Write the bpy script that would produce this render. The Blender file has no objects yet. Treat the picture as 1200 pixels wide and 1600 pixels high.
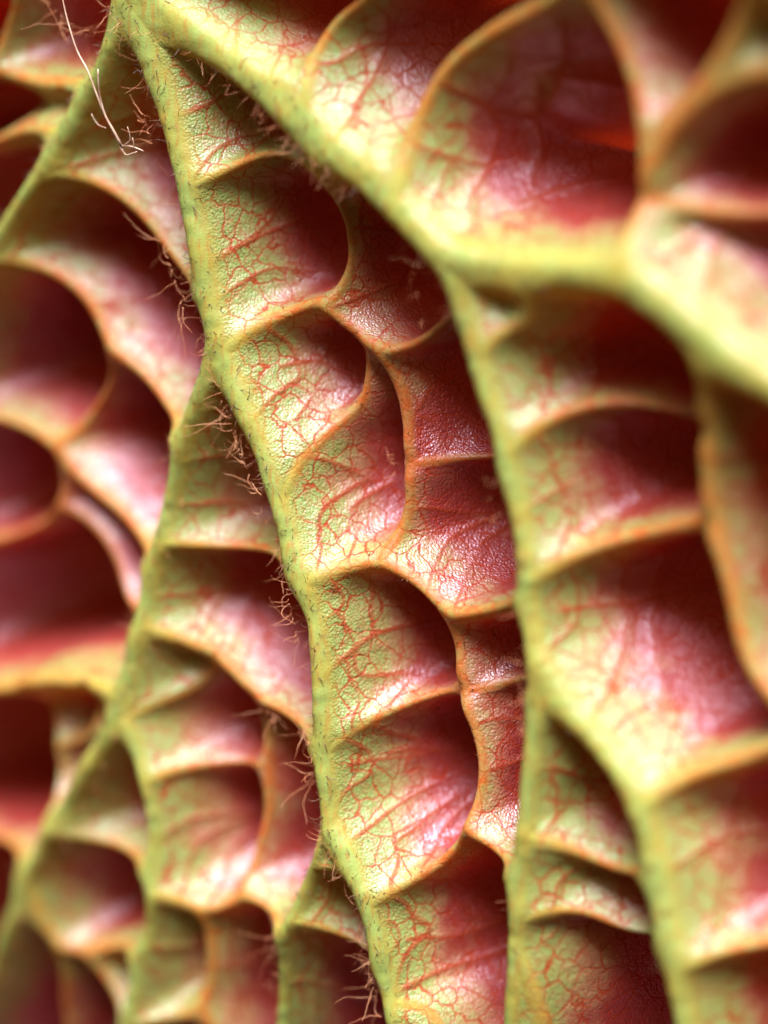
import bpy, math, random
import numpy as np
from mathutils import Vector, Matrix

random.seed(7); rng = np.random.default_rng(11)
scene = bpy.context.scene
COL = scene.collection
MM = 0.001

# ------------------------------------------------------------------ camera
TILT, PITCH = math.radians(33), math.radians(11)
DIST, FRAME_W = 130.0, 40.0                      # mm
PW, PH = 1200.0, 1600.0
cam_dir = np.array([math.sin(TILT)*math.cos(PITCH), -math.cos(TILT)*math.cos(PITCH), math.sin(PITCH)])
CAM = cam_dir*DIST
right = np.array([math.cos(TILT), math.sin(TILT), 0.0])
up = np.cross(right, -cam_dir)
cam_data = bpy.data.cameras.new('camera'); cam = bpy.data.objects.new('camera', cam_data); COL.objects.link(cam)
cam_data.sensor_fit = 'HORIZONTAL'; cam_data.sensor_width = 36.0
cam_data.lens = 36.0*DIST/FRAME_W
cam_data.clip_start = 0.002; cam_data.clip_end = 50
LEAN = Matrix.Rotation(math.radians(40), 4, 'X')        # the leaf hangs with its underside turned down, seen from below
cam.matrix_world = LEAN @ Matrix(((right[0], up[0], cam_dir[0], CAM[0]*MM), (right[1], up[1], cam_dir[1], CAM[1]*MM),
                           (right[2], up[2], cam_dir[2], CAM[2]*MM), (0, 0, 0, 1)))
cam_data.dof.use_dof = True
cam_data.dof.focus_distance = (DIST+3.6)*MM
cam_data.dof.aperture_fstop = 13.0
scene.camera = cam
scene.cycles.max_bounces = 7; scene.cycles.diffuse_bounces = 5; scene.cycles.glossy_bounces = 2; scene.cycles.transmission_bounces = 4

# ------------------------------------------------------------------ sky, sun, exposure
sun_vec = (LEAN.to_3x3() @ Vector((0.19, -0.36, 0.91))).normalized()          # towards the sun
world = bpy.data.worlds.new('World'); scene.world = world; world.use_nodes = True
wn = world.node_tree.nodes; wl = world.node_tree.links
sky = wn.new('ShaderNodeTexSky'); sky.sky_type = 'NISHITA'; sky.sun_disc = False
sky.sun_elevation = math.asin(sun_vec.z); sky.sun_rotation = math.atan2(sun_vec.x, sun_vec.y)
sky.dust_density = 2.0; sky.air_density = 1.0; sky.ozone_density = 1.0
wl.new(sky.outputs[0], wn['Background'].inputs[0]); wn['Background'].inputs[1].default_value = 0.055
sun_data = bpy.data.lights.new('sun', 'SUN'); sun = bpy.data.objects.new('sun', sun_data); COL.objects.link(sun)
sun_data.energy = 5.0; sun_data.angle = math.radians(40); sun_data.color = (1.0, 0.99, 0.98)
sun.rotation_euler = sun_vec.to_track_quat('Z', 'Y').to_euler()
scene.view_settings.view_transform = 'Standard'; scene.view_settings.look = 'None'
scene.view_settings.exposure = 1.85; scene.view_settings.gamma = 1.0

# ------------------------------------------------------------------ veins traced as points on the leaf
# first number(s): width at start, width at end; third: how far the vein sinks with the blade (0 top .. 1 bottom)
RIBS = [
 (64, 34, [(120,-330),(150,-140),(178,-20),(215,70),(247,170),(276,290),(304,420),(322,530),(350,600),(380,680),(408,760),(440,860),(464,925),(480,985),(491,1060),(499,1150),(507,1220),(513,1275),(545,1335),(575,1420),(595,1500),(604,1600),(622,1740),(650,1950)]),
 (46, 34, [(322,530),(290,635),(262,725),(243,800),(225,900),(210,990),(196,1070),(180,1128),(140,1200),(95,1280),(55,1350),(25,1420),(-5,1490),(-60,1610),(-130,1760),(-200,1950)]),
 (30, 26, [(184,1115),(205,1145),(222,1210),(236,1300),(238,1375),(230,1440),(215,1515),(200,1600),(185,1740),(170,1950)]),
 (30, 26, [(513,1275),(490,1335),(456,1430),(432,1505),(416,1600),(400,1740),(392,1950)]),
 (70, 66, [(185,-10),(235,20),(300,62),(370,112),(440,172),(510,235),(580,300),(640,360),(682,402)]),
 (66, 70, [(682,402),(740,414),(820,424),(900,430),(970,445),(1040,490),(1110,548),(1185,600),(1270,650),(1400,720),(1560,790)]),
 (46, 34, [(682,402),(706,470),(726,550),(754,650),(780,740),(796,830),(808,920),(822,1010),(830,1060),(825,1150),(819,1250),(812,1350),(805,1450),(799,1530),(790,1610),(780,1740),(775,1950)]),
 (52, 54, [(830,1040),(866,1090),(918,1150),(960,1205),(1000,1275),(1025,1350),(1042,1430),(1057,1510),(1070,1610),(1090,1740),(1120,1950)]),
 (44, 40, [(172,0),(152,80),(130,140),(95,210),(60,265),(25,312),(-10,360),(-70,450),(-130,600),(-180,800),(-220,1080),(-290,1400),(-360,1700)]),
 (44, 40, [(1270,650),(1330,860),(1370,1120),(1400,1420),(1420,1700),(1430,1950)]),
 (50, 50, [(150,-140),(320,-90),(520,-110),(760,-120),(960,-130),(1200,-90),(1400,-60),(1560,-40)]),
 (40, 40, [(150,-140),(60,-120),(-60,-60),(-180,20),(-300,120),(-400,240)]),
 (40, 40, [(1190,-90),(1300,120),(1400,380),(1440,560),(1470,740)]),
]
CROSS = [
 (26,24,.25,[(612,315),(628,255),(652,170),(692,102),(760,52),(840,12),(905,-40),(930,-130)]),
 (30,26,.30,[(905,-60),(930,0),(970,85),(990,140),(1001,210),(1008,275),(992,340),(974,430)]),
 (34,30,.30,[(1008,275),(1056,195),(1108,122),(1150,50),(1182,-30),(1200,-90)]),
 (34,30,.30,[(1050,205),(1100,160),(1160,128),(1240,112),(1300,120)]),
 (20,18,.35,[(470,185),(480,100),(497,45),(535,15),(585,-20),(600,-110)]),
 (18,16,.35,[(303,290),(350,264),(392,247),(440,252),(485,268),(505,290)]),
 (20,14,.38,[(480,215),(500,300),(510,360),(512,430),(505,468)]),
 (22,18,.42,[(340,556),(368,530),(408,504),(459,483),(487,467),(506,494),(537,526),(565,541),(596,553),(632,545),(655,515),(690,492)]),
 (18,20,.50,[(588,553),(602,590),(610,624),(614,670),(620,720),(622,765),(618,805),(606,845),(597,885)]),
 (24,22,.34,[(472,916),(502,898),(537,888),(565,886),(596,889),(628,910),(655,933),(690,962),(735,962),(790,945),(815,935)]),
 (20,20,.46,[(690,962),(698,990),(705,1025),(709,1063),(717,1097),(729,1138),(740,1184),(742,1234),(735,1280),(717,1313),(688,1350),(645,1378),(605,1400),(575,1418)]),
 (18,14,.62,[(519,1170),(546,1147),(575,1130),(605,1115),(635,1101),(662,1092),(708,1085)]),
 (18,14,.66,[(430,778),(451,733),(479,706),(502,678),(526,655),(549,635),(557,596),(559,548)]),
 (20,18,.40,[(735,1295),(765,1335),(803,1372)]),
 (16,12,.7,[(620,725),(660,720),(705,727),(775,742)]),
 (16,12,.7,[(712,1070),(750,1070),(783,1074),(822,1078)]),
 (16,14,.35,[(597,1556),(635,1575),(668,1605),(690,1680),(790,1720)]),
 (26,22,.35,[(806,1470),(822,1505),(838,1550),(848,1610),(840,1720),(790,1760)]),
 (14,12,.5,[(808,1445),(850,1425),(885,1420),(925,1432),(965,1465),(1045,1480)]),
 (22,18,.55,[(822,1303),(870,1315),(925,1340),(975,1365),(1028,1370)]),
 (16,14,.3,[(742,575),(757,542),(778,522),(818,509),(822,445)]),
 (24,18,.5,[(788,712),(815,682),(860,655),(920,636),(985,640),(1040,650),(1093,655)]),
 (28,28,.34,[(822,912),(880,877),(950,852),(1000,840),(1075,822),(1098,812)]),
 (32,30,.22,[(1085,530),(1092,600),(1092,700),(1096,800),(1112,870),(1130,940),(1150,1020),(1190,1080),(1260,1130),(1370,1180)]),
 (30,26,.25,[(1000,1270),(1050,1225),(1100,1206),(1160,1192),(1240,1165),(1375,1160)]),
 (24,20,.3,[(1055,1520),(1080,1510),(1125,1490),(1200,1478),(1300,1470),(1410,1480)]),
 (18,16,.5,[(1005,300),(1060,315),(1120,330),(1220,335),(1400,350)]),
 (28,22,.32,[(38,295),(75,276),(130,288),(170,310),(200,340),(230,375),(260,420),(295,470)]),
 (28,24,.30,[(-120,430),(-50,412),(0,415),(45,422),(92,447),(125,485),(156,540),(190,575),(220,610),(245,655),(270,700)]),
 (20,18,.36,[(156,540),(152,590),(125,635),(82,700)]),
 (26,22,.32,[(-150,660),(-60,655),(0,665),(40,685),(78,705),(110,745),(145,780),(185,815),(215,880)]),
 (20,18,.36,[(80,705),(85,750),(80,790),(50,820),(0,845),(-90,870),(-190,900)]),
 (22,18,.4,[(80,790),(110,812),(145,845),(165,885),(175,925),(190,960),(212,985)]),
 (30,30,.12,[(-215,1100),(-110,1090),(0,1076),(60,1062),(120,1063),(190,1085)]),
 (18,16,.35,[(75,1068),(82,1110),(88,1165),(85,1215),(80,1260),(85,1300)]),
 (16,14,.4,[(168,1085),(154,1125),(142,1150),(90,1165)]),
 (22,20,.25,[(-250,1300),(-120,1300),(0,1320),(30,1342),(62,1350)]),
 (22,16,.36,[(238,848),(300,860),(350,868),(400,872),(425,893),(450,935)]),
 (24,20,.32,[(212,975),(265,995),(310,1012),(345,1040),(372,1065),(395,1093),(430,1112),(458,1138),(502,1190)]),
 (16,18,.55,[(402,1103),(410,1150),(412,1215),(410,1275),(397,1330),(390,1395)]),
 (18,12,.66,[(226,1228),(260,1206),(295,1196),(350,1195),(412,1192)]),
 (20,20,.36,[(238,1392),(270,1395),(300,1410),(332,1424),(368,1414),(390,1394),(415,1430),(450,1455)]),
 (18,16,.42,[(328,1424),(328,1475),(325,1525),(318,1565),(290,1592),(208,1600)]),
 (18,16,.42,[(318,1570),(335,1640),(360,1700),(398,1730)]),
 (14,12,.6,[(190,1130),(240,1102),(290,1085),(340,1040)]),
 (20,18,.36,[(88,1300),(150,1315),(195,1330),(236,1368)]),
 (20,18,.36,[(50,1370),(68,1425),(100,1478),(140,1485),(170,1476),(222,1484)]),
 (18,16,.4,[(100,1478),(102,1530),(95,1575),(90,1680),(60,1820)]),
 (18,16,.4,[(146,1486),(165,1530),(184,1575),(192,1660)]),
 (16,14,.5,[(455,1432),(495,1445),(530,1475),(565,1500),(598,1520)]),
 (14,12,.5,[(485,1350),(525,1360),(555,1370)]),
 (22,20,.3,[(-300,130),(-150,130),(-30,115),(50,130),(135,130)]),
 (20,18,.3,[(-200,260),(-90,250),(-20,225),(30,205),(95,210)]),
 (20,18,.3,[(-30,115),(-10,60),(10,0),(20,-90)]),
]
TWIGS = [   # thin red veinlets lying on the pockets
 (9,[(416,506),(432,530),(447,569),(457,596),(432,612),(408,639),(396,655)]),
 (8,[(451,569),(479,565),(498,569),(518,584),(541,604)]),
 (7,[(506,498),(502,541),(498,565)]),
 (9,[(479,708),(510,722),(538,741),(560,760)]),
 (7,[(457,596),(475,624),(463,659),(470,690)]),
 (8,[(530,765),(502,796),(495,835),(496,890)]),
 (8,[(577,765),(553,790),(545,827),(549,886)]),
 (8,[(625,790),(663,792),(702,798),(750,810)]),
 (8,[(663,584),(682,616),(714,655),(740,690)]),
 (7,[(615,640),(655,647),(675,671),(690,712)]),
 (7,[(655,640),(665,600),(650,570)]),
 (8,[(740,820),(706,840),(679,882),(671,925)]),
 (8,[(770,830),(745,855),(722,910),(715,955)]),
 (9,[(565,890),(575,934),(587,963),(592,988),(600,1010)]),
 (7,[(517,905),(529,942),(525,955),(494,978)]),
 (7,[(529,951),(542,976),(554,1005),(560,1020)]),
 (11,[(500,1062),(537,1030),(567,1005),(592,988),(640,975),(680,972)]),
 (8,[(558,1012),(571,1051),(621,1059),(623,1098)]),
 (7,[(545,1030),(550,1059),(560,1100),(558,1138)]),
 (10,[(600,1120),(625,1147),(650,1159),(648,1197),(660,1230)]),
 (8,[(650,1160),(700,1165),(738,1172)]),
 (8,[(554,1145),(583,1180),(587,1209),(562,1222),(532,1256)]),
 (7,[(583,1180),(617,1178),(646,1185)]),
 (8,[(540,1335),(571,1301),(596,1284),(625,1262),(660,1232)]),
 (8,[(629,1382),(629,1334),(637,1305),(665,1290),(700,1250)]),
 (8,[(679,1355),(687,1313),(712,1280),(737,1247)]),
 (8,[(735,1140),(779,1117),(815,1130)]),
 (8,[(742,1208),(780,1196),(816,1188)]),
 (10,[(630,1386),(655,1425),(675,1450),(650,1480),(630,1525),(622,1565)]),
 (9,[(685,1352),(730,1390),(765,1420),(798,1440)]),
 (7,[(590,1440),(620,1430),(630,1475),(600,1490)]),
 (9,[(640,1540),(680,1520),(715,1505),(790,1485)]),
 (7,[(675,1450),(720,1455),(760,1450)]),
 (9,[(826,1205),(865,1195),(905,1202),(960,1230)]),
 (7,[(925,1340),(890,1370),(880,1420),(870,1460)]),
 (7,[(865,1195),(875,1250),(860,1312)]),
 (9,[(820,512),(836,545),(855,575),(855,605),(850,655)]),
 (8,[(855,572),(880,550),(928,505),(932,450)]),
 (10,[(928,510),(926,600),(940,650),(962,715),(975,770),(965,845)]),
 (9,[(838,675),(855,715),(870,755),(880,785),(868,880)]),
 (8,[(870,765),(815,800)]),
 (9,[(888,875),(890,925),(890,980),(850,1020)]),
 (9,[(950,855),(960,925),(972,985),(960,1060),(920,1140)]),
 (8,[(890,950),(960,945),(1050,930),(1115,925)]),
 (8,[(1000,845),(1010,900),(1020,990),(1040,1100)]),
 (11,[(690,125),(765,165),(790,176),(840,180),(866,145),(876,100),(872,0)]),
 (9,[(775,175),(775,210),(755,260),(740,300),(730,350),(735,405)]),
 (9,[(840,180),(837,225),(825,280),(820,340),(830,418)]),
 (8,[(640,218),(700,245),(755,265)]),
 (7,[(700,245),(680,300),(675,350)]),
 (8,[(825,315),(890,290),(960,280)]),
 (8,[(876,120),(950,130),(985,138)]),
 (8,[(920,420),(920,350),(940,300)]),
 (7,[(720,70),(795,85),(820,90),(870,95)]),
 (7,[(768,162),(790,115),(797,85),(800,35)]),
 (7,[(483,95),(525,100),(575,70),(640,70)]),
 (8,[(530,215),(565,160),(590,115),(600,70),(590,0)]),
 (7,[(372,85),(370,50),(372,-40)]),
 (7,[(420,135),(440,80),(445,20),(430,-60)]),
 (8,[(1000,430),(1050,400),(1100,360),(1120,330)]),
 (8,[(1120,540),(1105,470),(1110,415),(1130,340)]),
 (7,[(1010,330),(1040,300),(1110,220),(1180,200)]),
 (10,[(322,418),(370,386),(410,366),(470,345),(508,350)]),
 (8,[(392,250),(396,190),(375,150)]),
 (8,[(285,180),(330,160),(360,140),(400,150)]),
 (7,[(300,285),(330,240),(370,215),(392,215)]),
 (7,[(410,366),(430,320),(440,260)]),
 (7,[(335,470),(380,440),(420,420),(500,430)]),
 (8,[(560,300),(560,350),(575,400),(590,440)]),
 (7,[(510,350),(560,350),(620,370)]),
 (7,[(520,480),(570,460),(620,440)]),
 (8,[(310,640),(350,645),(375,660)]),
 (8,[(268,722),(310,718),(350,712),(395,730)]),
 (8,[(252,788),(300,788),(360,785),(420,800)]),
 (8,[(340,868),(345,920),(330,960),(315,1010)]),
 (7,[(235,930),(290,930),(345,920),(440,915)]),
 (7,[(400,872),(395,920),(380,970),(360,1050)]),
 (8,[(238,1305),(280,1295),(320,1270),(410,1265)]),
 (8,[(300,1410),(310,1350),(340,1300),(380,1280)]),
 (8,[(345,1420),(360,1360),(390,1300)]),
 (7,[(140,1205),(165,1232),(190,1242),(225,1265)]),
 (7,[(236,1470),(280,1472),(326,1475)]),
 (7,[(328,1500),(370,1500),(425,1505)]),
 (7,[(370,1416),(372,1470),(375,1530),(370,1600)]),
 (7,[(440,1520),(475,1520),(530,1540),(595,1550)]),
 (7,[(525,1362),(520,1400),(500,1440)]),
 (7,[(500,1446),(505,1500),(500,1590)]),
 (7,[(15,420),(30,360),(60,330),(120,330),(200,345)]),
 (8,[(60,270),(110,260),(180,240),(240,230)]),
 (7,[(95,215),(150,200),(235,170)]),
 (8,[(0,560),(50,560),(110,570),(152,575)]),
 (7,[(125,480),(180,470),(270,480)]),
 (8,[(90,700),(150,660),(240,650)]),
 (8,[(60,950),(65,1000),(70,1060)]),
 (8,[(100,830),(110,900),(120,980),(125,1060)]),
 (8,[(0,860),(40,920),(20,1000),(10,1070)]),
 (8,[(1130,620),(1170,700),(1180,800),(1190,900)]),
 (8,[(1095,720),(1150,715),(1220,720)]),
 (8,[(1145,1200),(1150,1290),(1140,1370),(1120,1490)]),
 (8,[(1030,1370),(1080,1340),(1150,1300),(1230,1290)]),
 (7,[(1090,1508),(1100,1560),(1110,1650)]),
]

# ------------------------------------------------------------------ geometry helpers on the leaf (millimetres; h = height towards the viewer)
def smooth_line(pts, step=9.0):
    p = np.array(pts, float)
    q = np.vstack([2*p[0]-p[1], p, 2*p[-1]-p[-2]])
    out = []
    for i in range(1, len(q)-2):
        n = max(2, int(np.linalg.norm(q[i+1]-q[i])/step))
        t = np.linspace(0, 1, n, endpoint=False)[:, None]
        a, b, c, d = q[i-1], q[i], q[i+1], q[i+2]
        out.append(0.5*((2*b)+(-a+c)*t+(2*a-5*b+4*c-d)*t**2+(-a+3*b-3*c+d)*t**3))
    out.append(q[-2:-1])
    return np.vstack(out)

SHX, SHZ = 0.36, 0.16                               # the pockets lean sideways and upwards under their veins
def on_leaf(px, h):
    """Points of the traced line where they lie on the leaf at height h -> (x, z)."""
    px = np.asarray(px, float); h = np.broadcast_to(h, px.shape[:1])
    sx = (px[:, 0]-PW/2)/PW*FRAME_W; sy = -(px[:, 1]-PH/2)/PW*FRAME_W
    d = right[None]*sx[:, None]+up[None]*sy[:, None]-cam_dir[None]*DIST
    t = (-h-CAM[1])/d[:, 1]
    P = CAM[None]+d*t[:, None]
    return P[:, [0, 2]]+np.stack([SHX*h, SHZ*h], -1)      # back along the lean of the pockets

PX = FRAME_W/PW/math.cos(TILT)**0.5                  # mm on the leaf per traced unit of width
# extents of the leaf piece
ex = on_leaf([(-230,-240),(1430,-240),(-230,1840),(1430,1840)], 0)
X0, X1, Z0, Z1 = ex[:,0].min(), ex[:,0].max(), ex[:,1].min(), ex[:,1].max()
G = 0.125
nx, nz = int((X1-X0)/G)//16*16+1, int((Z1-Z0)/G)//16*16+1
gx = X0+np.arange(nx)*G; gz = Z0+np.arange(nz)*G
X1, Z1 = gx[-1], gz[-1]

def sample_grid(A, pts):
    fx = np.clip((pts[:,0]-X0)/G, 0, nx-1.001); fz = np.clip((pts[:,1]-Z0)/G, 0, nz-1.001)
    i, j = fx.astype(int), fz.astype(int); a, b = fx-i, fz-j
    return A[i,j]*(1-a)*(1-b)+A[i+1,j]*a*(1-b)+A[i,j+1]*(1-a)*b+A[i+1,j+1]*a*b

def dist_field(ax, az, lines, reach, skip=99.0):
    """lines: list of (points Nx2, widths N). Returns distance, distance/half width, index of the nearest line (-1 = out of reach)."""
    D = np.full((len(ax), len(az)), 1e3, np.float32); Q = np.full_like(D, 1e3); I = np.full(D.shape, -1, np.int32)
    for li, (p, w) in enumerate(lines):
        for k in range(len(p)-1):
            a, b = p[k], p[k+1]
            if np.hypot(*(b-a)) > skip: continue
            wk = 0.5*(w[k]+w[k+1]); r = reach(wk)
            i0, i1 = np.searchsorted(ax, [min(a[0],b[0])-r, max(a[0],b[0])+r])
            j0, j1 = np.searchsorted(az, [min(a[1],b[1])-r, max(a[1],b[1])+r])
            if i1 <= i0 or j1 <= j0: continue
            dx, dz = b-a; L = dx*dx+dz*dz+1e-12
            xx = ax[i0:i1,None]-a[0]; zz = az[None,j0:j1]-a[1]
            t = np.clip((xx*dx+zz*dz)/L, 0, 1)
            d = np.sqrt((xx-t*dx)**2+(zz-t*dz)**2); q = d/(0.5*wk)
            s = q < Q[i0:i1,j0:j1]
            Q[i0:i1,j0:j1][s] = q[s]; I[i0:i1,j0:j1][s] = li
            D[i0:i1,j0:j1] = np.minimum(D[i0:i1,j0:j1], d)
    return D, Q, I

def solve(mask, val, load, levels=4, iters=(600,250,120,60)):
    """Membrane over the frame of veins: held at val where mask, pushed by load elsewhere."""
    u = None
    for l in range(levels-1, -1, -1):
        s = 2**l; h = G*s
        if l:
            mx, mz = (nx-1)//s+1, (nz-1)//s+1
            m = np.zeros((mx, mz), bool); v = np.zeros((mx, mz)); c = np.zeros((mx, mz))
            for a in range(-(s//2), s//2+1, max(1, s//4)):
                for b in range(-(s//2), s//2+1, max(1, s//4)):
                    ii = np.clip(np.arange(mx)*s+a, 0, nx-1); jj = np.clip(np.arange(mz)*s+b, 0, nz-1)
                    mm = mask[np.ix_(ii, jj)]; m |= mm; v += np.where(mm, val[np.ix_(ii, jj)], 0); c += mm
            v = v/np.maximum(c, 1)
        else: m, v = mask, val
        if u is None: u = v.copy()
        else:
            w = np.zeros(m.shape); w[::2,::2] = u
            w[1::2,::2] = 0.5*(u[:-1]+u[1:]); w[:,1::2] = 0.5*(w[:,:-1:2]+w[:,2::2]); u = w
        u = np.where(m, v, u); f = h*h*load
        chk = (np.add.outer(np.arange(m.shape[0]), np.arange(m.shape[1])) % 2).astype(bool)
        for it in range(iters[levels-1-l]*2):
            p = np.pad(u, 1, mode='edge')
            n = 0.25*(p[:-2,1:-1]+p[2:,1:-1]+p[1:-1,:-2]+p[1:-1,2:]+f)
            s_ = (chk if it & 1 else ~chk) & ~m
            u[s_] = u[s_]+1.6*(n[s_]-u[s_]) if it < iters[levels-1-l]*2-8 else n[s_]
    return u

def widths(w0, w1, n, k=1.0): return np.linspace(w0, w1, n)*PX*k

# level 1: the ribs carry the blade
rib_lines = []
for w0, w1, pts in RIBS:
    s = smooth_line(pts); rib_lines.append((on_leaf(s, 0), widths(w0, w1, len(s), 0.98)))
D1, Q1, I1 = dist_field(gx, gz, rib_lines, lambda w: w*0.5+1.0)
m1 = Q1 < 1.05
edge = np.zeros((nx, nz), bool); edge[0]=edge[-1]=True; edge[:,0]=edge[:,-1]=True
m1e = m1 | edge
DMAX, A1, P1 = 9.0, 0.8, 0.9
def sag(u, A, p, dmax):
    d = A*np.maximum(u, 0)**p
    return dmax*(1-np.exp(-d/dmax))
z1 = -sag(solve(m1e, np.zeros((nx,nz)), 1.0), A1, P1, DMAX)

# level 2: cross veins hang between the ribs, the blade hangs between them
cross_lines = []
def ride(s, zf, k):
    """Where each traced point first meets the hanging surface, followed from above."""
    hs = np.arange(0.6, -19.0, -0.06); hit = np.full(len(s), -13.0); done = np.zeros(len(s), bool)
    for h in hs:
        p = on_leaf(s, h); f = k*sample_grid(zf, p)
        n = (~done) & (f >= h); hit[n] = h; done |= n
    hit = np.convolve(np.pad(hit, 3, mode='edge'), np.array([1,2,3,4,3,2,1])/16, 'valid')
    p = on_leaf(s, hit)
    for _ in range(6): p[1:-1] = 0.25*p[:-2]+0.5*p[1:-1]+0.25*p[2:]
    return p, hit
cross_k = []
for w0, w1, k, pts in CROSS:
    s = smooth_line(pts); p, h = ride(s, z1, k)
    cross_lines.append((p, widths(w0, w1, len(s)))); cross_k.append(k)
D2, Q2, I2 = dist_field(gx, gz, cross_lines, lambda w: w*0.5+1.0)
# close small gaps where a cross vein stops just short of another vein
def closest(pt, skip):
    best = (1e9, None)
    for li, (p, w) in enumerate(rib_lines+cross_lines):
        if li == skip: continue
        d = np.hypot(*(p-pt).T); j = int(d.argmin())
        if d[j] < best[0]: best = (d[j], p[j])
    return best
for li in range(len(cross_lines)):
    p, w = cross_lines[li]
    for end in (0, -1):
        d, q = closest(p[end], len(rib_lines)+li)
        if 0.05 < d < 2.2:
            n = max(2, int(d/0.25)); add = p[end]+(q-p[end])*np.linspace(0, 1, n+1)[1:,None]
            if end == 0: p = np.vstack([add[::-1], p]); w = np.concatenate([np.full(n, w[0]), w])
            else: p = np.vstack([p, add]); w = np.concatenate([w, np.full(n, w[-1])])
    cross_lines[li] = (p, w)
D2, Q2, I2 = dist_field(gx, gz, cross_lines, lambda w: w*0.5+1.0)
m2 = (Q2 < 1.5) & ~m1
kk = np.array(cross_k+[0.0])[I2]
val = np.where(m2, kk*z1, 0.0)
base = solve(m1e|m2, val, 0.0)
A2, P2 = 7.5, 1.25
pillow = sag(solve(m1e|m2, np.zeros((nx,nz)), 1.0), A2, P2, 16.0)
for lx, ly, lr, la in ((830,500,95,0.62),(900,470,80,0.45),(750,170,120,0.72),(800,60,90,0.6),(650,260,60,0.3),(545,130,90,0.55),(900,1040,90,0.45),(1080,1120,100,0.45),(1130,430,90,0.45),(860,1180,60,0.35),(880,1400,70,0.35),(850,1530,60,0.35),(1090,1350,80,0.45),(50,110,80,0.5),(20,220,80,0.6),(60,970,70,0.5),(40,580,60,0.3),(930,1530,70,0.4),(340,170,60,0.3),(790,600,60,0.4),(830,770,60,0.35),(860,930,60,0.35),(1130,660,70,0.5),(700,620,50,0.3),(420,570,45,0.3),(520,960,45,0.25),(550,1200,45,0.2)):   # shallow corners where two ribs meet
    c0 = on_leaf([(lx, ly)], -1.5)[0]
    pillow = pillow*(1-la*np.exp(-((gx[:,None]-c0[0])**2+(gz[None]-c0[1])**2)/(2*(lr*PX*0.7)**2)))
def blur(A, sig):
    r = int(3*sig)+1; k = np.exp(-0.5*(np.arange(-r, r+1)/sig)**2); k /= k.sum()
    P = np.pad(A, r, mode='edge')
    B = sum(k[i]*P[i:i+A.shape[0]] for i in range(2*r+1))
    return sum(k[i]*B[:, i:i+A.shape[1]] for i in range(2*r+1))
z2 = blur(base-pillow, 0.48/G)

# level 3: thin veinlets pinch the pockets
twig_lines = []
for w, pts in TWIGS:
    s = smooth_line(pts, 7.0); p, h = ride(s, z2, 1.0)
    twig_lines.append((p, widths(w*1.05, w*0.7, len(s))))
D3, Q3, I3 = dist_field(gx, gz, twig_lines, lambda w: w*0.5+0.6, 1.3)
m3 = (D3 < 0.09)
pil3 = solve(m1e|m2|m3, np.zeros((nx,nz)), 1.0)
puff = 0.52*np.maximum(pil3,0)**0.6
puff = 0.8*(1-np.exp(-puff/0.8))
# gentle folds that run down the pocket walls
def value_noise(ax, az, cell, seed, sx=1.0, sz=1.0):
    r = np.random.default_rng(seed); n = 256; T = r.random((n, n))*2-1
    fx = ax[:,None]*sx/cell+1000+0*az[None]; fz = az[None]*sz/cell+1000+0*ax[:,None]
    i, j = np.floor(fx).astype(int), np.floor(fz).astype(int); a, b = fx-i, fz-j
    a = a*a*(3-2*a); b = b*b*(3-2*b); i %= n; j %= n
    return T[i,j]*(1-a)*(1-b)+T[(i+1)%n,j]*a*(1-b)+T[i,(j+1)%n]*(1-a)*b+T[(i+1)%n,(j+1)%n]*a*b
fade = np.clip(pillow/1.2, 0, 1)
z3 = z2-puff+fade*(0.30*value_noise(gx,gz,1.9,3)+0.13*value_noise(gx,gz,0.9,5)+0.16*value_noise(gx+0.6*gz.mean(),gz,1.1,8,0.45,1.0))

# ------------------------------------------------------------------ fine surface
fr = on_leaf([(-40,-40),(1240,-40),(-40,1640),(1240,1640)], 0)
def axis(a0, f0, f1, a1, fine, coarse):
    return np.concatenate([np.linspace(a0, f0, int((f0-a0)/coarse)+1)[:-1], np.linspace(f0, f1, int((f1-f0)/fine)+1), np.linspace(f1, a1, int((a1-f1)/coarse)+1)[1:]])
ax = axis(X0, fr[:,0].min(), fr[:,0].max()+1.0, X1, 0.043, 0.2)
az = axis(Z0, fr[:,1].min(), fr[:,1].max(), Z1, 0.062, 0.2)
NX, NZ = len(ax), len(az)
def bspline(A, ax, az):
    def taps(c, c0, n):
        f = (c-c0)/G; i = np.floor(f).astype(int); t = f-i
        w = np.stack([(1-t)**3/6, (3*t**3-6*t**2+4)/6, (-3*t**3+3*t**2+3*t+1)/6, t**3/6])
        return [np.clip(i+k-1, 0, n-1) for k in range(4)], w
    ii, wi = taps(ax, X0, nx); jj, wj = taps(az, Z0, nz)
    R = sum(A[ii[k]]*wi[k][:,None] for k in range(4))
    return sum(R[:,jj[k]]*wj[k][None] for k in range(4))
H = bspline(z3, ax, az)
SINK = -H
H = H+0.9*value_noise(ax, az, 21.0, 31)               # the whole leaf waves a little
VP = np.stack([ax[:,None]-SHX*H, -H, az[None]-SHZ*H], -1).astype(np.float32)
def normals(P):
    n = np.cross(np.gradient(P, axis=0), np.gradient(P, axis=1)); return n/np.linalg.norm(n, axis=-1, keepdims=True)
BN = normals(VP)
def lift(p):
    i = np.interp(p[:,0], ax, np.arange(NX)); j = np.interp(p[:,1], az, np.arange(NZ))
    i0 = np.minimum(i.astype(int), NX-2); j0 = np.minimum(j.astype(int), NZ-2); a = (i-i0)[:,None]; b = (j-j0)[:,None]
    return VP[i0,j0]*(1-a)*(1-b)+VP[i0+1,j0]*a*(1-b)+VP[i0,j0+1]*(1-a)*b+VP[i0+1,j0+1]*a*b
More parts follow.
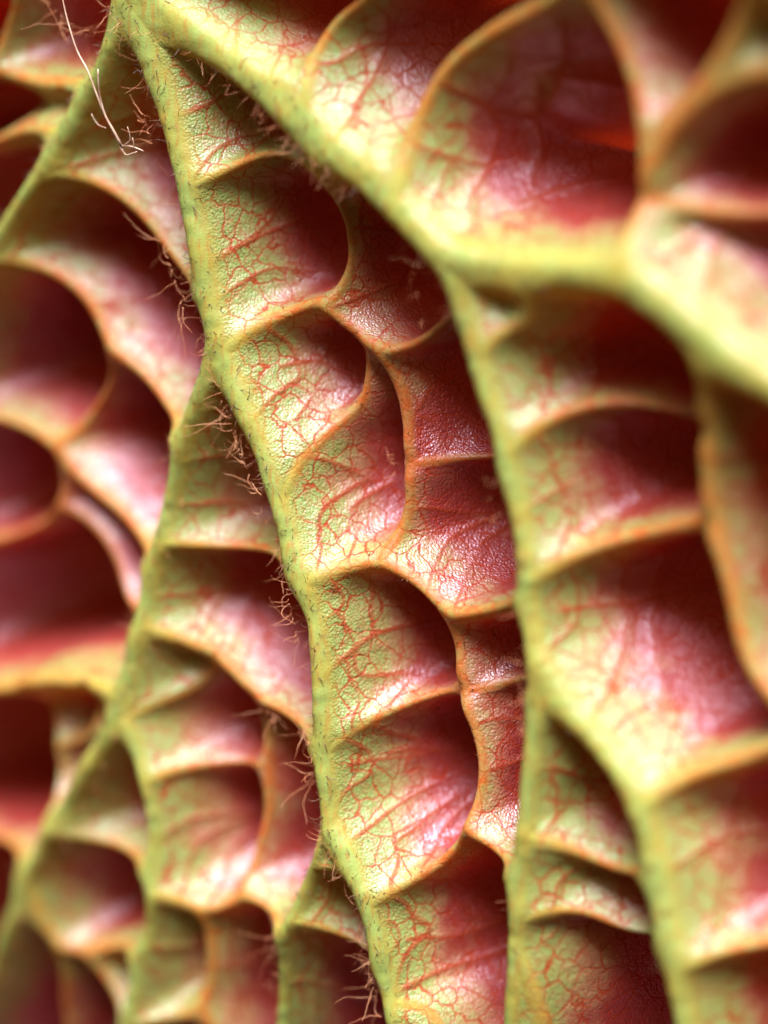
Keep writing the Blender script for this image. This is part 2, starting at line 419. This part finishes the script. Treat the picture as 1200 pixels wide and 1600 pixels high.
def surface_dist(lines, reach, skip=99.0):
    """Distance measured in space from the blade to each vein lying on it."""
    D = np.full((NX, NZ), 9.0, np.float32); Q = np.full_like(D, 99.0); I = np.full(D.shape, -1, np.int32)
    for li, (p, w) in enumerate(lines):
        P3 = lift(p)
        for k in range(len(p)-1):
            a, b = p[k], p[k+1]
            if np.hypot(*(b-a)) > skip: continue
            A, B = P3[k], P3[k+1]; wk = 0.5*(w[k]+w[k+1]); r = reach(wk)
            i0, i1 = np.searchsorted(ax, [min(a[0],b[0])-r, max(a[0],b[0])+r])
            j0, j1 = np.searchsorted(az, [min(a[1],b[1])-r, max(a[1],b[1])+r])
            if i1 <= i0 or j1 <= j0: continue
            V = VP[i0:i1,j0:j1]-A; E = B-A; t = np.clip(V@E/(E@E+1e-9), 0, 1)
            d = np.sqrt(((V-t[...,None]*E)**2).sum(-1)); q = d/(0.5*wk); S = q < Q[i0:i1,j0:j1]
            Q[i0:i1,j0:j1][S] = q[S]; I[i0:i1,j0:j1][S] = li; D[i0:i1,j0:j1] = np.minimum(D[i0:i1,j0:j1], d)
    return D, Q, I
F1, FQ1, FI1 = surface_dist(rib_lines, lambda w: w*0.5+2.6)
F2, FQ2, FI2 = surface_dist(cross_lines, lambda w: w*0.5+0.9)
F3, FQ3, FI3 = surface_dist(twig_lines, lambda w: w*0.5+0.8, 1.3)
def hump(q): return np.where(q < 1.25, 0.5+0.5*np.cos(np.pi*np.clip(q/1.25,0,1)), 0)
rw = np.array([np.mean(w) for p, w in rib_lines]+[0.0])[FI1]; cw = np.array([np.mean(w) for p, w in cross_lines]+[0.0])[FI2]; tw = np.array([np.mean(w) for p, w in twig_lines]+[0.0])[FI3]
ridge1 = hump(FQ1*0.8)*np.minimum(rw,1.6)*0.10; ridge2 = hump(FQ2*0.75)*cw*0.13; ridge3 = hump(FQ3*0.9)*tw*0.07
n_long = value_noise(ax,az,2.2,21)*0.10+value_noise(ax,az,0.55,22)*0.035
RISE = np.maximum(ridge1, ridge2)+(ridge3+0.05*np.exp(-(np.minimum(F3,3.0)/0.38)**2))*np.clip(1-hump(FQ1*0.6)-hump(FQ2*0.6),0,1)+n_long*np.clip(1.3-FQ1,0,1)
VP = VP+BN*RISE[...,None]
VN = normals(VP); VPM = VP*MM

# face labels: which piece each bit of surface belongs to
cxf, czf = 0.5*(ax[1:]+ax[:-1]), 0.5*(az[1:]+az[:-1])
def fmid(A): return 0.25*(A[1:,1:]+A[:-1,1:]+A[1:,:-1]+A[:-1,:-1])
q1, q2, q3 = fmid(np.minimum(FQ1,50)), fmid(np.minimum(FQ2,50)), fmid(np.minimum(FQ3,50))
i1, i2, i3 = FI1[:-1,:-1], FI2[:-1,:-1], FI3[:-1,:-1]
# pockets: flood fill of the open cells on the coarse grid
free = ~((Q1 < 0.95)|(Q2 < 0.95)); lab = np.zeros((nx,nz), np.int32); nlab = 0
fl = free.ravel(); lb = lab.ravel()
for s0 in np.flatnonzero(fl):
    if lb[s0]: continue
    nlab += 1; stack = [s0]; lb[s0] = nlab; cnt = 0
    while stack:
        s = stack.pop(); cnt += 1; r, c = divmod(s, nz)
        if r and fl[s-nz] and not lb[s-nz]: lb[s-nz] = nlab; stack.append(s-nz)
        if r < nx-1 and fl[s+nz] and not lb[s+nz]: lb[s+nz] = nlab; stack.append(s+nz)
        if c and fl[s-1] and not lb[s-1]: lb[s-1] = nlab; stack.append(s-1)
        if c < nz-1 and fl[s+1] and not lb[s+1]: lb[s+1] = nlab; stack.append(s+1)
sizes = np.bincount(lab.ravel(), minlength=nlab+1)
small = sizes < 70; lab[small[lab]] = 0
for _ in range(14):
    p = np.pad(lab, 1)
    for sh in (p[:-2,1:-1], p[2:,1:-1], p[1:-1,:-2], p[1:-1,2:]):
        lab = np.where(lab == 0, sh, lab)
ci = np.clip(np.rint((cxf-X0)/G).astype(int), 0, nx-1); cj = np.clip(np.rint((czf-Z0)/G).astype(int), 0, nz-1)
pocket = lab[np.ix_(ci, cj)]
KR, KC, KT, KP = 1000, 2000, 3000, 10000
label = KP+pocket
label = np.where(q3 < 0.95, KT+i3, label)
label = np.where(q2 < 0.95, KC+i2, label)
label = np.where(q1 < 0.95, KR+i1, label)
print('pockets', len(np.unique(pocket)), 'grid', NX, NZ, 'tris', 2*(NX-1)*(NZ-1))

ATT = {'rib': np.clip(FQ1, 0, 6), 'rib_mm': np.minimum(F1, 5.0), 'cross': np.clip(FQ2, 0, 6), 'cross_mm': np.minimum(F2, 3.0), 'twig': np.clip(FQ3, 0, 6), 'sink': SINK}

# ------------------------------------------------------------------ materials
def mat_leaf():
    m = bpy.data.materials.new('leaf_underside'); m.use_nodes = True
    nt = m.node_tree; N, L = nt.nodes, nt.links; N.clear()
    def nd(t, **kw):
        n = N.new(t)
        for k, v in kw.items(): setattr(n, k, v)
        return n
    def attr(n): return nd('ShaderNodeAttribute', attribute_name=n).outputs['Fac']
    def ramp(fac, a, b, lo=0.0, hi=1.0):
        r = nd('ShaderNodeMapRange', interpolation_type='SMOOTHSTEP')
        L.new(fac, r.inputs[0])
        for i, v in enumerate((a, b, lo, hi)): r.inputs[1+i].default_value = v
        return r.outputs[0]
    def math_(op, a, b=None):
        n = nd('ShaderNodeMath', operation=op)
        for i, v in enumerate((a, b)):
            if v is None: continue
            if isinstance(v, (int, float)): n.inputs[i].default_value = v
            else: L.new(v, n.inputs[i])
        return n.outputs[0]
    def mix(f, a, b, mode='MIX'):
        n = nd('ShaderNodeMix', data_type='RGBA', blend_type=mode)
        if isinstance(f, (int, float)): n.inputs[0].default_value = f
        else: L.new(f, n.inputs[0])
        for i, v in ((6, a), (7, b)):
            if isinstance(v, tuple): n.inputs[i].default_value = (*v, 1)
            else: L.new(v, n.inputs[i])
        return n.outputs[2]
    tc = nd('ShaderNodeTexCoord'); mp = nd('ShaderNodeMapping'); L.new(tc.outputs['Object'], mp.inputs[0])
    mp.inputs['Scale'].default_value = (1000, 1000, 1000)               # work in millimetres
    co = mp.outputs[0]
    def noise(scale, detail=3.0, vec=co):
        n = nd('ShaderNodeTexNoise'); n.inputs['Scale'].default_value = scale; n.inputs['Detail'].default_value = detail
        L.new(vec, n.inputs['Vector']); return n
    warp = noise(1.3, 2.0); va = nd('ShaderNodeVectorMath', operation='SUBTRACT'); L.new(warp.outputs['Color'], va.inputs[0]); va.inputs[1].default_value = (.5,.5,.5)
    vs = nd('ShaderNodeVectorMath', operation='SCALE'); L.new(va.outputs[0], vs.inputs[0]); vs.inputs['Scale'].default_value = 0.7
    vw = nd('ShaderNodeVectorMath', operation='ADD'); L.new(co, vw.inputs[0]); L.new(vs.outputs[0], vw.inputs[1]); cw = vw.outputs[0]
    def net(scale, w):
        v = nd('ShaderNodeTexVoronoi', feature='DISTANCE_TO_EDGE'); v.inputs['Scale'].default_value = scale; L.new(cw, v.inputs['Vector'])
        return ramp(v.outputs['Distance'], 0.0, w, 1.0, 0.0)
    n1 = net(0.72, 0.065); n2 = net(1.65, 0.09)
    rib, ribmm, cross, cmm, twig, sink = (attr(a) for a in ('rib','rib_mm','cross','cross_mm','twig','sink'))
    patch = noise(0.35, 3.0).outputs['Fac']; fine = noise(3.0, 4.0).outputs['Fac']; speck = noise(11.0, 2.0).outputs['Fac']
    # pigment: green by the veins, red in the depth of the pockets
    s = math_('ADD', sink, math_('MULTIPLY', math_('SUBTRACT', patch, 0.5), 5.5))
    red = math_('MULTIPLY', ramp(s, 1.2, 6.5), ramp(ribmm, 0.7, 3.4, 0.3, 1.0))
    green = mix(fine, (0.18,0.25,0.05), (0.32,0.38,0.13))
    pink = mix(patch, (0.38,0.036,0.028), (0.28,0.012,0.008))
    tan = mix(fine, (0.36,0.24,0.09), (0.42,0.20,0.11))
    base = mix(ramp(red, 0.0, 0.5), green, tan); base = mix(ramp(red, 0.3, 0.9), base, pink)
    blush = mix(math_('MULTIPLY', ramp(fine, 0.45, 0.75), 0.35), base, (0.36,0.08,0.035))
    netf = math_('MAXIMUM', math_('MULTIPLY', n2, 0.48), math_('MULTIPLY', n1, 0.95))
    c = mix(netf, blush, (0.32,0.03,0.01))
    # halo of orange round the cross veins, red line of the veinlets
    tw = ramp(twig, 0.45, 1.4, 1.0, 0.0)
    c = mix(math_('MULTIPLY', tw, ramp(fine, 0.3, 0.7, 0.9, 0.6)), c, (0.30,0.042,0.018))
    cr = ramp(cross, 0.4, 1.7, 1.0, 0.0)
    cross_col = mix(ramp(sink, 0.2, 2.2), (0.38,0.29,0.05), (0.42,0.10,0.018))
    mott = noise(1.6, 4.0).outputs['Fac']
    cross_col = mix(ramp(mott, 0.35, 0.7), cross_col, (0.36,0.20,0.05))
    c = mix(math_('MULTIPLY', cr, ramp(mott, 0.3, 0.75, 0.9, 0.5)), c, cross_col)
    halo = ramp(rib, 0.95, 1.9, 1.0, 0.0)
    c = mix(math_('MULTIPLY', halo, 0.55), c, (0.27,0.31,0.07))
    rb = ramp(rib, 0.55, 1.25, 1.0, 0.0)
    rib_col = mix(ramp(noise(0.5, 3.0).outputs['Fac'], 0.35, 0.65), (0.29,0.285,0.06), (0.23,0.31,0.085))
    rib_col = mix(math_('MULTIPLY', ramp(rib, 0.35, 0.95), 0.35), rib_col, (0.44,0.22,0.025))
    st = nd('ShaderNodeMapping'); st.inputs['Scale'].default_value = (5.0, 5.0, 0.8); st.inputs['Rotation'].default_value = (0, math.radians(-18), 0); L.new(co, st.inputs[0])
    streak = noise(1.0, 4.0, st.outputs[0]).outputs['Fac']
    rib_col = mix(math_('MULTIPLY', ramp(streak, 0.48, 0.7), 0.6), rib_col, (0.33,0.15,0.03))
    rib_col = mix(math_('MULTIPLY', ramp(streak, 0.5, 0.3), 0.4), rib_col, (0.30,0.36,0.08))
    c = mix(rb, c, rib_col)
    c = mix(ramp(speck, 0.72, 0.80), c, (0.22,0.05,0.03))
    # relief
    gran = nd('ShaderNodeTexVoronoi', feature='F1'); gran.inputs['Scale'].default_value = 7.0; L.new(co, gran.inputs['Vector'])
    hgt = math_('ADD', math_('MULTIPLY', math_('SUBTRACT', 1.0, gran.outputs['Distance']), 0.05), math_('MULTIPLY', fine, 0.04))
    hgt = math_('MULTIPLY', math_('MULTIPLY', hgt, ramp(rib, 0.6, 1.2, 0.25, 1.0)), ramp(cross, 0.6, 1.4, 0.35, 1.0))
    hgt = math_('ADD', hgt, math_('MULTIPLY', math_('MULTIPLY', netf, ramp(rib, 0.8, 1.5)), -0.02))
    bump = nd('ShaderNodeBump'); bump.inputs['Strength'].default_value = 0.8; bump.inputs['Distance'].default_value = MM
    L.new(hgt, bump.inputs['Height'])
    pr = nd('ShaderNodeBsdfPrincipled'); L.new(c, pr.inputs['Base Color'])
    pr.inputs['Roughness'].default_value = 0.42; veins = math_('MAXIMUM', math_('MAXIMUM', tw, cr), netf); L.new(math_('MULTIPLY', math_('MULTIPLY', ramp(rib, 0.5, 1.8, 0.35, 1.0), ramp(red, 0.0, 0.8, 0.4, 1.0)), math_('SUBTRACT', 1.0, math_('MULTIPLY', veins, 0.8))), pr.inputs['Specular IOR Level'])
    pr.inputs['IOR'].default_value = 2.0; pr.inputs['Specular Tint'].default_value = (0.80,0.78,1.0,1); L.new(ramp(red, 0.2, 0.9, 0.0, 0.12), pr.inputs['Sheen Weight']); pr.inputs['Sheen Roughness'].default_value = 0.35; pr.inputs['Sheen Tint'].default_value = (0.88,0.82,1.0,1)
    L.new(bump.outputs[0], pr.inputs['Normal'])
    tr = nd('ShaderNodeBsdfTranslucent'); tcol = mix(0.55, mix(0.8, c, (1.0,0.42,0.08), 'MULTIPLY'), mix(red, (0.50,0.26,0.02), (0.75,0.045,0.006))); L.new(tcol, tr.inputs['Color']); L.new(bump.outputs[0], tr.inputs['Normal'])
    ms = nd('ShaderNodeMixShader'); ms.inputs[0].default_value = 0.40
    L.new(pr.outputs[0], ms.inputs[1]); L.new(tr.outputs[0], ms.inputs[2])
    out = nd('ShaderNodeOutputMaterial'); L.new(ms.outputs[0], out.inputs[0])
    return m
LEAF = mat_leaf()
def mat_hair(name, c1, c2, rough=0.4, trans=0.0):
    m = bpy.data.materials.new(name); m.use_nodes = True; nt = m.node_tree; N, L = nt.nodes, nt.links
    pr = N['Principled BSDF']; tc = N.new('ShaderNodeTexCoord'); n = N.new('ShaderNodeTexNoise'); n.inputs['Scale'].default_value = 900
    L.new(tc.outputs['Object'], n.inputs['Vector']); r = N.new('ShaderNodeValToRGB'); L.new(n.outputs['Fac'], r.inputs[0])
    r.color_ramp.elements[0].position = 0.35; r.color_ramp.elements[0].color = (*c1, 1); r.color_ramp.elements[1].position = 0.65; r.color_ramp.elements[1].color = (*c2, 1)
    L.new(r.outputs[0], pr.inputs['Base Color']); pr.inputs['Roughness'].default_value = rough
    pr.inputs['Transmission Weight'].default_value = trans
    return m
HAIR_DARK = mat_hair('dark_hair', (0.035,0.016,0.008), (0.10,0.04,0.015))
HAIR_RED = mat_hair('tawny_hair', (0.45,0.15,0.07), (0.62,0.30,0.16))
FIBRE = mat_hair('pale_fibre', (0.26,0.14,0.095), (0.46,0.34,0.27))

# ------------------------------------------------------------------ the leaf: one thing, its surface split into ribs, cross veins, pockets, veinlets
leaf = bpy.data.objects.new('leaf', None); COL.objects.link(leaf); leaf.empty_display_size = 0.01; leaf.matrix_world = LEAN
leaf['label'] = 'underside of a puckered green and red leaf with raised yellow-green ribs'
leaf['category'] = 'leaf'
vid = np.arange(NX*NZ).reshape(NX, NZ)
quads = np.stack([vid[:-1,:-1], vid[1:,:-1], vid[1:,1:], vid[:-1,1:]], -1).reshape(-1, 4)
flat_label = label.reshape(-1)
order = np.argsort(flat_label, kind='stable'); keys, starts = np.unique(flat_label[order], return_index=True)
groups = {int(k): order[s:e] for k, s, e in zip(keys, starts, list(starts[1:])+[len(order)])}
VPf, VNf = VPM.reshape(-1,3).astype(np.float32), VN.reshape(-1,3).astype(np.float32)
ATf = {k: v.reshape(-1).astype(np.float32) for k, v in ATT.items()}
remap = np.zeros(NX*NZ, np.int64)
def build_piece(name, faces, parent):
    q = quads[faces]; vs = np.unique(q); remap[vs] = np.arange(len(vs)); q = remap[q]
    me = bpy.data.meshes.new(name); me.vertices.add(len(vs)); me.vertices.foreach_set('co', VPf[vs].ravel())
    me.loops.add(q.size); me.loops.foreach_set('vertex_index', q.ravel().astype(np.int32))
    me.polygons.add(len(q)); me.polygons.foreach_set('loop_start', np.arange(0, q.size, 4, dtype=np.int32))
    me.update(calc_edges=True)
    me.polygons.foreach_set('use_smooth', np.ones(len(q), bool))
    for k, v in ATf.items():
        a = me.attributes.new(k, 'FLOAT', 'POINT'); a.data.foreach_set('value', v[vs])
    me.normals_split_custom_set_from_vertices(VNf[vs])
    me.materials.append(LEAF)
    o = bpy.data.objects.new(name, me); COL.objects.link(o); o.parent = parent
    return o
rib_objs, cross_objs, pocket_objs = {}, {}, {}
for k, f in groups.items():
    if KR <= k < KC: rib_objs[k-KR] = build_piece('rib', f, leaf)
for k, f in groups.items():
    if KC <= k < KT: cross_objs[k-KC] = build_piece('cross_vein', f, leaf)
for k, f in groups.items():
    if k >= KP: pocket_objs[k-KP] = build_piece('pocket', f, leaf)
pk_flat = pocket.reshape(-1)
for k, f in groups.items():
    if KT <= k < KP:
        p = np.bincount(pk_flat[f]).argmax(); build_piece('veinlet', f, pocket_objs.get(int(p), leaf))

# ------------------------------------------------------------------ hairs
def surf(x, z):
    i = min(max(int(np.searchsorted(ax, x)), 1), NX-2); j = min(max(int(np.searchsorted(az, z)), 1), NZ-2)
    return Vector(VP[i,j].tolist()), Vector(VN[i,j].tolist())
class Tubes:
    def __init__(self): self.v, self.f = [], []
    def add(self, pts, r0, r1, n=4):
        pts = [Vector(p) for p in pts]; b = len(self.v); ref = Vector((0.3,0.5,0.8))
        for i, p in enumerate(pts):
            t = (pts[min(i+1,len(pts)-1)]-pts[max(i-1,0)]).normalized(); s = t.cross(ref)
            s = s.normalized() if s.length > 1e-4 else Vector((1,0,0)); c = t.cross(s); r = r0+(r1-r0)*i/(len(pts)-1)
            for k in range(n):
                a = 2*math.pi*k/n; self.v.append((p+s*math.cos(a)*r+c*math.sin(a)*r)*MM)
        for i in range(len(pts)-1):
            for k in range(n):
                self.f.append((b+i*n+k, b+i*n+(k+1)%n, b+(i+1)*n+(k+1)%n, b+(i+1)*n+k))
        self.f.append(tuple(b+k for k in range(n))[::-1]); self.f.append(tuple(b+(len(pts)-1)*n+k for k in range(n)))
    def build(self, name, m, parent=None, stuff=True):
        me = bpy.data.meshes.new(name); me.from_pydata(self.v, [], self.f); me.update()
        me.polygons.foreach_set('use_smooth', np.ones(len(me.polygons), bool)); me.materials.append(m)
        o = bpy.data.objects.new(name, me); COL.objects.link(o); o.parent = parent
        if stuff: o['kind'] = 'stuff'
        return o
def rv(s=1.0): return Vector((random.gauss(0,s), random.gauss(0,s), random.gauss(0,s)))
def hair(T, root, d, length, r, curl, n=6, lift=None):
    p = Vector(root); d = d.normalized(); pts = [p.copy()]; b = rv(1).normalized()
    for i in range(n):
        d = (d+b*curl+rv(curl*0.5)).normalized(); p = p+d*(length/n); pts.append(p.copy())
    T.add(pts, r, r*0.35)
# short dark bristles along the ribs
for li, (p, w) in enumerate(rib_lines):
    if li not in rib_objs: continue
    T = Tubes(); L_ = np.concatenate([[0], np.cumsum(np.hypot(*np.diff(p, axis=0).T))])
    dens = {0: 7.0, 4: 3.0, 1: 5.0, 3: 5.0, 8: 4.0}.get(li, 1.2)
    for _ in range(int(L_[-1]*dens)):
        s = random.uniform(0, L_[-1]); k = min(int(np.searchsorted(L_, s)), len(p)-1); k = max(k, 1)
        t = (p[k]-p[k-1]); t /= np.linalg.norm(t)+1e-9; nrm = np.array([t[1], -t[0]])
        off = max(-0.55, min(0.55, random.gauss(-0.12, 0.3)))*w[k]
        q = p[k]+nrm*off*(-1 if nrm[0] < 0 else 1)
        if not (X0+1 < q[0] < X1-1 and Z0+1 < q[1] < Z1-1): continue
        P, nn = surf(*q); tv = Vector((t[0],0,t[1]))
        d = nn*random.uniform(0.15,0.9)+tv*random.uniform(-1,1)+Vector((nrm[0],0,nrm[1]))*random.uniform(-0.8,0.8)
        hair(T, P-nn*0.02, d, random.uniform(0.25,0.85), random.uniform(0.014,0.026), 0.28)
    if T.v: T.build('bristles', HAIR_DARK, rib_objs[li])
# tiny dark bristle stubs scattered in the pockets near the middle rib
T = Tubes()
for _ in range(1500):
    px = (random.uniform(330, 830), random.uniform(380, 1600)); q = on_leaf([px], -2.0)[0]
    P, nn = surf(*q)
    hair(T, P-nn*0.02, nn+rv(0.5), random.uniform(0.10,0.24), random.uniform(0.022,0.036), 0.15, n=2)
T.build('bristle_stubs', HAIR_DARK, leaf)
# tangles of long tawny hairs left of the middle rib
def tangle(a, b, n, aim, length, curl, h=-0.35):
    """Hairs rooted along the edge of a rib between two points, hanging out over the pocket beside it."""
    T = Tubes()
    for _ in range(n):
        t = random.random(); hh = h+random.uniform(-0.5, 0.25)
        root = fibre_pt(a[0]+(b[0]-a[0])*t, a[1]+(b[1]-a[1])*t, hh)
        d = Vector((aim[0]+random.gauss(0,0.45), random.gauss(0.15,0.25), aim[1]+random.gauss(0,0.5)))
        hair(T, root, d, random.uniform(*length), random.uniform(0.009,0.015), curl, n=16)
    return T.build('hair_tuft', HAIR_RED, leaf)
def fibre_pt(px, py, h):
    q = on_leaf([(px, py)], h)[0]; return Vector((q[0]-SHX*h, -h, q[1]-SHZ*h))
tangle((350,640),(412,800),20,(-0.7,-0.3),(1.0,3.0),0.30)
tangle((335,600),(375,690),8,(-0.3,-0.9),(1.5,3.2),0.16)
tangle((440,890),(468,1010),20,(-0.5,-0.8),(0.9,2.2),0.34)
tangle((478,1130),(494,1230),20,(-0.9,-0.1),(1.4,3.0),0.42)
tangle((250,360),(292,500),18,(-0.6,-0.7),(1.4,3.4),0.28)
tangle((222,170),(245,250),12,(-0.7,-0.2),(0.8,2.0),0.36)
tangle((560,1440),(596,1590),16,(-0.8,-0.4),(1.4,3.4),0.26)
tangle((440,1440),(420,1560),10,(-0.7,-0.4),(1.2,3.0),0.22)
tangle((430,190),(520,275),18,(-0.6,-0.6),(0.7,2.0),0.42)
tangle((636,395),(662,500),6,(-0.8,-0.2),(0.5,1.2),0.40,-1.4)
tangle((760,745),(788,850),7,(-0.8,0.1),(0.7,1.5),0.44,-1.6)
tangle((612,690),(622,780),5,(-0.3,-0.8),(0.6,1.4),0.3,-1.6)
tangle((812,1000),(818,1150),8,(-0.8,-0.2),(0.6,1.4),0.3)
def fuzz(li, n, side, length):
    """Thin pale fuzz all along one edge of a rib."""
    p, w = rib_lines[li]; T = Tubes()
    for _ in range(n):
        k = random.randrange(1, len(p)); t = p[k]-p[k-1]; t = t/(np.linalg.norm(t)+1e-9); nr = np.array([t[1], -t[0]]); nr = nr*(side if nr[0] > 0 else -side)
        q = p[k]+nr*w[k]*random.uniform(0.3, 0.5)
        if not (X0+1 < q[0] < X1-1 and Z0+1 < q[1] < Z1-1): continue
        P, nn = surf(*q)
        hair(T, P-nn*0.02, Vector((nr[0]+random.gauss(0,0.5), random.gauss(-0.1,0.35), nr[1]-0.3+random.gauss(0,0.5))), random.uniform(*length), random.uniform(0.007,0.012), random.uniform(0.15,0.45), n=10)
    T.build('fuzz', HAIR_RED, rib_objs[li])
fuzz(0, 330, -1, (0.5,1.9)); fuzz(1, 90, 1, (0.4,1.2)); fuzz(1, 90, -1, (0.4,1.1)); fuzz(4, 110, -1, (0.4,1.4)); fuzz(6, 90, -1, (0.4,1.2)); fuzz(3, 60, -1, (0.5,1.6)); fuzz(8, 80, -1, (0.5,1.6))
tangle((60,-10),(140,60),10,(-0.7,-0.3),(1.5,3.5),0.3)
tangle((395,1100),(480,1150),8,(-0.2,-0.9),(1.0,2.2),0.4,-1.2)

# the pale dry fibre caught on the middle rib
T = Tubes()
def strand(pts, r0, r1):
    s = smooth_line([(a, b) for a, b, c in pts], 8.0); hs = np.interp(np.linspace(0,1,len(s)), np.linspace(0,1,len(pts)), [c for a,b,c in pts])
    T.add([fibre_pt(a, b, h) for (a, b), h in zip(s, hs)], r0, r1, 6)
strand([(96,-10,1.5),(105,30,1.5),(120,78,1.4),(137,110,1.3),(150,145,1.2),(163,178,1.0),(178,208,0.8),(190,230,0.6)], 0.035, 0.06)
strand([(153,108,1.6),(154,135,1.5),(158,160,1.3),(165,182,1.1),(175,200,0.9),(190,228,0.6)], 0.04, 0.075)
strand([(190,228,0.6),(200,228,0.6),(212,231,0.6),(224,236,0.5)], 0.06, 0.03)
strand([(188,228,0.6),(196,242,0.5),(206,240,0.6),(214,237,0.6)], 0.06, 0.03)
strand([(192,228,0.6),(203,220,0.7),(202,208,0.8),(199,198,0.9)], 0.04, 0.02)
strand([(208,236,0.6),(209,226,0.7),(207,215,0.8)], 0.035, 0.02)
strand([(166,200,0.9),(155,196,0.8),(148,188,0.8),(143,178,0.9)], 0.03, 0.02)
f = T.build('fibre', FIBRE, None, stuff=False)
f.matrix_world = LEAN; f['label'] = 'pale dry frayed fibre strand caught beside the thick yellow rib'; f['category'] = 'fibre'
